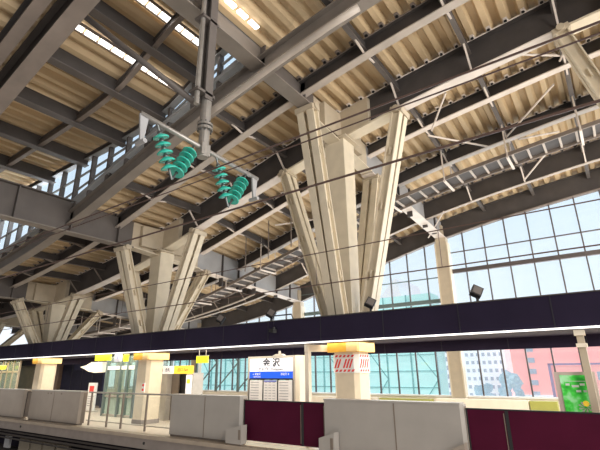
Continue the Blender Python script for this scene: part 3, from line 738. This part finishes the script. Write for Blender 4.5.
# white wing-shaped lamp
lm=thing('wing_lamp',(-22.6,13.0,.10),'white leaf-shaped lamp hanging before the navy wall','lamp')
prof=[(-23.65,.33),(-23.1,.40),(-22.6,.56),(-21.6,.56),(-21.5,.08),(-22.2,.03),(-22.8,.10),(-23.2,.22)]
MB().prism([(x,12.8,z) for x,z in prof],[(x,13.2,z) for x,z in prof]).build('shade','lampshade',lm)
MB().tube([(-22.3,13,.56),(-22.3,13,.80)],.03,8).build('stem','frame',lm)
# doorway kiosk
kd=thing('service_doorway',(-15.2,12.4,FL),'dark service doorway under a white and orange sign, right of the middle column','doorway')
split(MB().box(-16.2,-15.75,12.35,12.9,FL,-.02).box(-14.55,-14.15,12.35,12.9,FL,-.02),'side_panel','frame',kd)
MB().box(-15.75,-14.55,12.7,12.9,FL,-.02).build('dark_opening','black',kd)
MB().box(-15.75,-15.30,12.6,12.65,FL,-.02).build('open_leaf','casingdk',kd)
sgn=MB().box(-16.25,-15.3,12.3,12.36,-.05,.26).build('white_sign','signwhite',kd)
MB().box(-15.3,-14.15,12.3,12.36,-.05,.26).build('orange_sign','signorange',kd)
MB().box(-14.50,-14.20,12.3,12.35,-.95,-.10).build('notice_strip','signwhite',kd)
MB().box(-14.44,-14.26,12.29,12.30,-.42,-.26).build('notice_mark','signorange',kd)
text('1  改札',.18,(-15.8,12.295,.10),'ink',kd); text('出口 Exit',.17,(-14.75,12.295,.10),'ink',kd)
# fire point on middle column
fp=thing('alarm_button',(-15.35,11.06,-.62),'small red emergency button plate on the middle column','alarm')
MB().box(-15.62,-15.48,11.07,11.11,-.72,-.38).build('plate','white',fp)
split(MB().tube([(-15.55,11.075,-.46),(-15.55,11.05,-.46)],.05,12).tube([(-15.55,11.075,-.63),(-15.55,11.05,-.63)],.05,12),'button','red',fp)
# far-left glazed waiting room
wr=thing('waiting_room',(-33,13.4,FL),'brown framed glazed waiting room at the far left','waiting room')
MB().box(-38,-30.4,13.9,14.0,FL,.8).build('back_wall','brownglass',wr)
mb=MB()
for x in frange(-37.6,-30.4,.9): mb.box(x-.05,x+.05,12.6,12.7,FL,.8)
mb.box(-37.6,-30.4,12.6,12.7,.1,.2)
split(mb,'post','creamdk',wr)
MB().box(-37.6,-30.4,12.64,12.65,FL,.8).build('glass_panel','glasspf',wr)
tag(MB().box(-27.9,-27.4,12.9,12.96,-.85,.0).box(-27.7,-27.6,12.92,12.95,FL,-.85).build('notice_board','paper'),'small pale notice board left of the third column','notice')
tag(MB().box(-28.75,-28.45,12.9,12.96,-1.1,-.50).box(-28.65,-28.55,12.92,12.95,FL,-1.1).build('notice_board','paper'),'smaller pale notice post at the far left behind the barrier','notice')
# low benches / panels before the glass wall
tag(MB().box(-10.2,-7.6,20.9,21.3,FL,-1.30).build('low_partition','lime'),'yellow-green low partition behind the striped column','partition')
tag(MB().box(-3.35,-2.40,20.2,20.6,FL,-1.22).build('low_partition','lime'),'yellow-green low partition left of the green poster','partition')
tag(MB().box(-7.1,-3.4,20.2,20.5,FL,-1.20).build('low_partition','parapet'),'long beige low partition under the right window','partition')
tag(MB().box(-15.5,-10.3,20.9,21.2,FL,-1.30).build('low_partition','parapet'),'beige low partition behind the station sign','partition')
# steel cross bracing standing inside the left windows
br=thing('window_bracing',(-20,21.4,-1.2),'grey-green cross bracing frame behind the left part of the glass wall','bracing')
mb=MB(); 
for k,x in enumerate(frange(-24.2,-16.3,1.975)):
    mb.box(x-.08,x+.08,21.35,21.45,-1.2,3)
for k,x in enumerate(frange(-24.2,-16.3,1.975)[:-1]):
    mb.bar((x,21.4,-1.1),(x+1.975,21.4,.6),.06,.06); mb.bar((x,21.4,2.3),(x+1.975,21.4,.6),.06,.06)
mb.build('brace','mullg',br)

# ------------------------------------------------------------------ outside
o=MB().box(-300,200,WY+1,400,-9.3,-9).build('ground','ground'); o['kind']='structure'
def windows(parent,x0,x1,z0,z1,y,nx,nz,wf=.55,hf=.5,m='bwin'):
    mb=MB(); dx=(x1-x0)/nx; dz=(z1-z0)/nz
    for i in range(nx):
        for j in range(nz):
            xa=x0+dx*(i+.5)-dx*wf/2; za=z0+dz*(j+.5)-dz*hf/2; mb.box(xa,xa+dx*wf,y-.12,y+.05,za,za+dz*hf)
    return mb.build('windows',m,parent)
# teal netted scaffold building
Yt=50.
tb=thing('scaffolded_building',(-38,Yt+6,-9),'turquoise netted building wrapped in scaffolding outside the glass wall','building')
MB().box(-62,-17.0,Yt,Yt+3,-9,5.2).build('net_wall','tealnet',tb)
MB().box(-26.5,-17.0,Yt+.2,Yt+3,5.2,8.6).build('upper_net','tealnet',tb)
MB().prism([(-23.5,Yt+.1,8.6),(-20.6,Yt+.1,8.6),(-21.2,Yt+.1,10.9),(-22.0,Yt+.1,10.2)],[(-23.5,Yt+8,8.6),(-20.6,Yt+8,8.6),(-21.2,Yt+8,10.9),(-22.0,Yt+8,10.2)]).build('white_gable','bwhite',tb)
mb=MB()
for x in frange(-62,-17,3.0): mb.box(x-.07,x+.07,Yt-.15,Yt,-9,8.6 if x>-26.6 else 5.2)
for z in frange(-9,5.2,2.0): mb.box(-62,-17,Yt-.15,Yt,z-.05,z+.05)
mb.box(-26.5,-17,Yt-.15,Yt,6.9,7.0)
mb.build('scaffold_frame','tealdk',tb)
mb=MB()
for k,x in enumerate(frange(-62,-17,3.0)[:-1]):
    if k%2==0: mb.bar((x,Yt-.1,-5),(x+3,Yt-.1,-1),.10,.10); mb.bar((x,Yt-.1,3),(x+3,Yt-.1,-1),.10,.10)
mb.build('diagonal_brace','tealdk',tb)
# white apartments
ab=thing('apartment_block',(-19,72,-9),'white apartment block with rows of small windows beside the red building','building')
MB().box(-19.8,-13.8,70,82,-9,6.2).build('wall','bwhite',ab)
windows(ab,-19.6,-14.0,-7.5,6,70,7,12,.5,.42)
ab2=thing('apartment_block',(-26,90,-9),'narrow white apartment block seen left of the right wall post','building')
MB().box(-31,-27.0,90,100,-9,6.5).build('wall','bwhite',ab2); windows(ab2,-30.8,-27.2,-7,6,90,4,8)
M['bgrey']=mat('bgrey',(.62,.64,.68),.7,emit=.2,ecol=(.8,.83,.9),var=.05)  # pale glow for haze, as on the other facades
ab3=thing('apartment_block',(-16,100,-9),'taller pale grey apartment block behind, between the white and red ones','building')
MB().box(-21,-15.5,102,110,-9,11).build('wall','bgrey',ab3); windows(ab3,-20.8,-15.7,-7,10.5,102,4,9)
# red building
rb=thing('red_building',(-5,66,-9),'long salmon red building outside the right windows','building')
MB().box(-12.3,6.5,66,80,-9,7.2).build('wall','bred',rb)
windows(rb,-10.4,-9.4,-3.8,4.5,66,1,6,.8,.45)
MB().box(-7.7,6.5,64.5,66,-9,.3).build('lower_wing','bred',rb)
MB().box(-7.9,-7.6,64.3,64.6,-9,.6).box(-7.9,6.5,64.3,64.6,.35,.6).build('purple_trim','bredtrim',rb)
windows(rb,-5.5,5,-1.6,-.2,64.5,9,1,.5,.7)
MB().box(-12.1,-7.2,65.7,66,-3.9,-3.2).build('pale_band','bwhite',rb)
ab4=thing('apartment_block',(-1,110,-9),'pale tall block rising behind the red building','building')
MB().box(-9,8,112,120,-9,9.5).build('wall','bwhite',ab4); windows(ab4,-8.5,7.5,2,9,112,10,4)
# trees outside
M['tree2']=mat('tree2',(.30,.38,.42),.8,var=.35,scale=1.5,emit=.6,ecol=(.50,.66,.80))  # foliage glows in place of bright hazy daylight
def tree(x,y,zt,r,label):
    t=thing('street_tree',(x,y,-9),label,'tree')
    MB().tube([(x,y,-9),(x,y,zt-r)],[.25,.12],8).build('trunk','steel',t)
    bm=bmesh.new(); rnd=random.Random(int(x*10))
    for k in range(16):
        c=Vector((x+rnd.uniform(-r,r)*.7,y+rnd.uniform(-r,r)*.7,zt-r*.9+rnd.uniform(-r,r*.6)*1.1)); s=r*rnd.uniform(.35,.55)
        bmesh.ops.create_icosphere(bm,subdivisions=2,radius=s,matrix=Matrix.Translation(c-Vector((x,y,-9))))
    for v in bm.verts: v.co += Vector((rnd.uniform(-1,1),rnd.uniform(-1,1),rnd.uniform(-1,1)))*.09*r
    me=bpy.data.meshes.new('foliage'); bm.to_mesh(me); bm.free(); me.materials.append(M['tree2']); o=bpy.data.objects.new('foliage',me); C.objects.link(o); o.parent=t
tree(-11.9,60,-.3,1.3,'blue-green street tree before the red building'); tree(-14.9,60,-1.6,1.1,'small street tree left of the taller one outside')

# ------------------------------------------------------------------ light
w=bpy.data.worlds.new('World'); bpy.context.scene.world=w; w.use_nodes=True
nt=w.node_tree; bg=nt.nodes['Background']
tc=nt.nodes.new('ShaderNodeTexCoord'); sp=nt.nodes.new('ShaderNodeSeparateXYZ'); cr=nt.nodes.new('ShaderNodeValToRGB')
cr.color_ramp.elements[0].position=.0; cr.color_ramp.elements[0].color=(.90,.95,1.0,1)
cr.color_ramp.elements[1].position=.5; cr.color_ramp.elements[1].color=(.68,.83,1.0,1)
# brighter sky on the side beyond the glass wall, duller behind the camera where the other platform lies
mr=nt.nodes.new('ShaderNodeMapRange'); mr.inputs['From Min'].default_value=-.2; mr.inputs['From Max'].default_value=.25; mr.inputs['To Min'].default_value=.22; mr.inputs['To Max'].default_value=1.15
nt.links.new(sp.outputs['Y'],mr.inputs['Value']); nt.links.new(mr.outputs[0],bg.inputs['Strength'])
nt.links.new(tc.outputs['Generated'],sp.inputs[0]); nt.links.new(sp.outputs['Z'],cr.inputs[0]); nt.links.new(cr.outputs[0],bg.inputs['Color'])
def area(name,loc,rot,sx,sy,power,col):
    l=bpy.data.lights.new(name,'AREA'); l.shape='RECTANGLE'; l.size=sx; l.size_y=sy; l.energy=power; l.color=col
    o=bpy.data.objects.new(name,l); C.objects.link(o); o.location=Vector(loc)+Vector((0,0,H)); o.rotation_euler=rot; return o
# added lamps standing in for light off the track bed, platform and open side
area('track_bounce',(-8,4.5,-2.9),(math.pi,0,0),50,8,760,(1,.88,.74))
area('platform_bounce',(-8,16.5,.2),(math.pi,0,0),40,7,760,(1,.95,.88))
area('open_side',(-8,-7,1.5),(math.radians(100),0,0),44,7,450,(1,.93,.85))
area('window_light',(-8,WY+1.2,3),(math.radians(-90),0,0),34,6,1800,(.94,.97,1))
area('side_fill',(9.5,9,5),(0,math.radians(90),0),8,26,4600,(1,.95,.88))  # unseen lamp added from the side for contrast on the corrugated deck
area('canopy_light',(-14,11.6,.75),(0,0,0),44,1.6,1000,(1,.90,.74))
area('parapet_fill',(-14,17,.85),(0,0,0),44,4,800,(1,.94,.84))  # hidden lamp added to brighten the low wall behind the platform
area('clerestory_fill',(-27.5,8.6,7.0),(math.radians(-112),0,0),20,1.4,1300,(.93,.96,1))  # lamp added outside the glazing to brighten the raised roof bay
sn=bpy.data.lights.new('sun','SUN'); sn.energy=1.6; sn.angle=.2; so=bpy.data.objects.new('sun',sn); C.objects.link(so); so.rotation_euler=(math.radians(50),0,math.radians(-30))

# ------------------------------------------------------------------ camera
cam=bpy.data.cameras.new('camera'); co=bpy.data.objects.new('camera',cam); C.objects.link(co)
yaw,pitch,roll=math.radians(-35.49),math.radians(18.76),math.radians(-.63)
f=Vector((math.sin(yaw)*math.cos(pitch),math.cos(yaw)*math.cos(pitch),math.sin(pitch)))
r=Vector((math.cos(yaw),-math.sin(yaw),0)); u=r.cross(f)
r2=r*math.cos(roll)+u*math.sin(roll); u2=-r*math.sin(roll)+u*math.cos(roll)
Mx=Matrix((r2,u2,-f)).transposed().to_4x4(); Mx.translation=Vector((0,0,H)); co.matrix_world=Mx
cam.sensor_width=36; cam.lens=430.2/600*36; cam.clip_end=1000
sc=bpy.context.scene; sc.camera=co
sc.view_settings.view_transform='Standard'; sc.view_settings.exposure=0; sc.view_settings.look='None'
for o in bpy.data.objects:
    if '_o' in o: del o['_o']
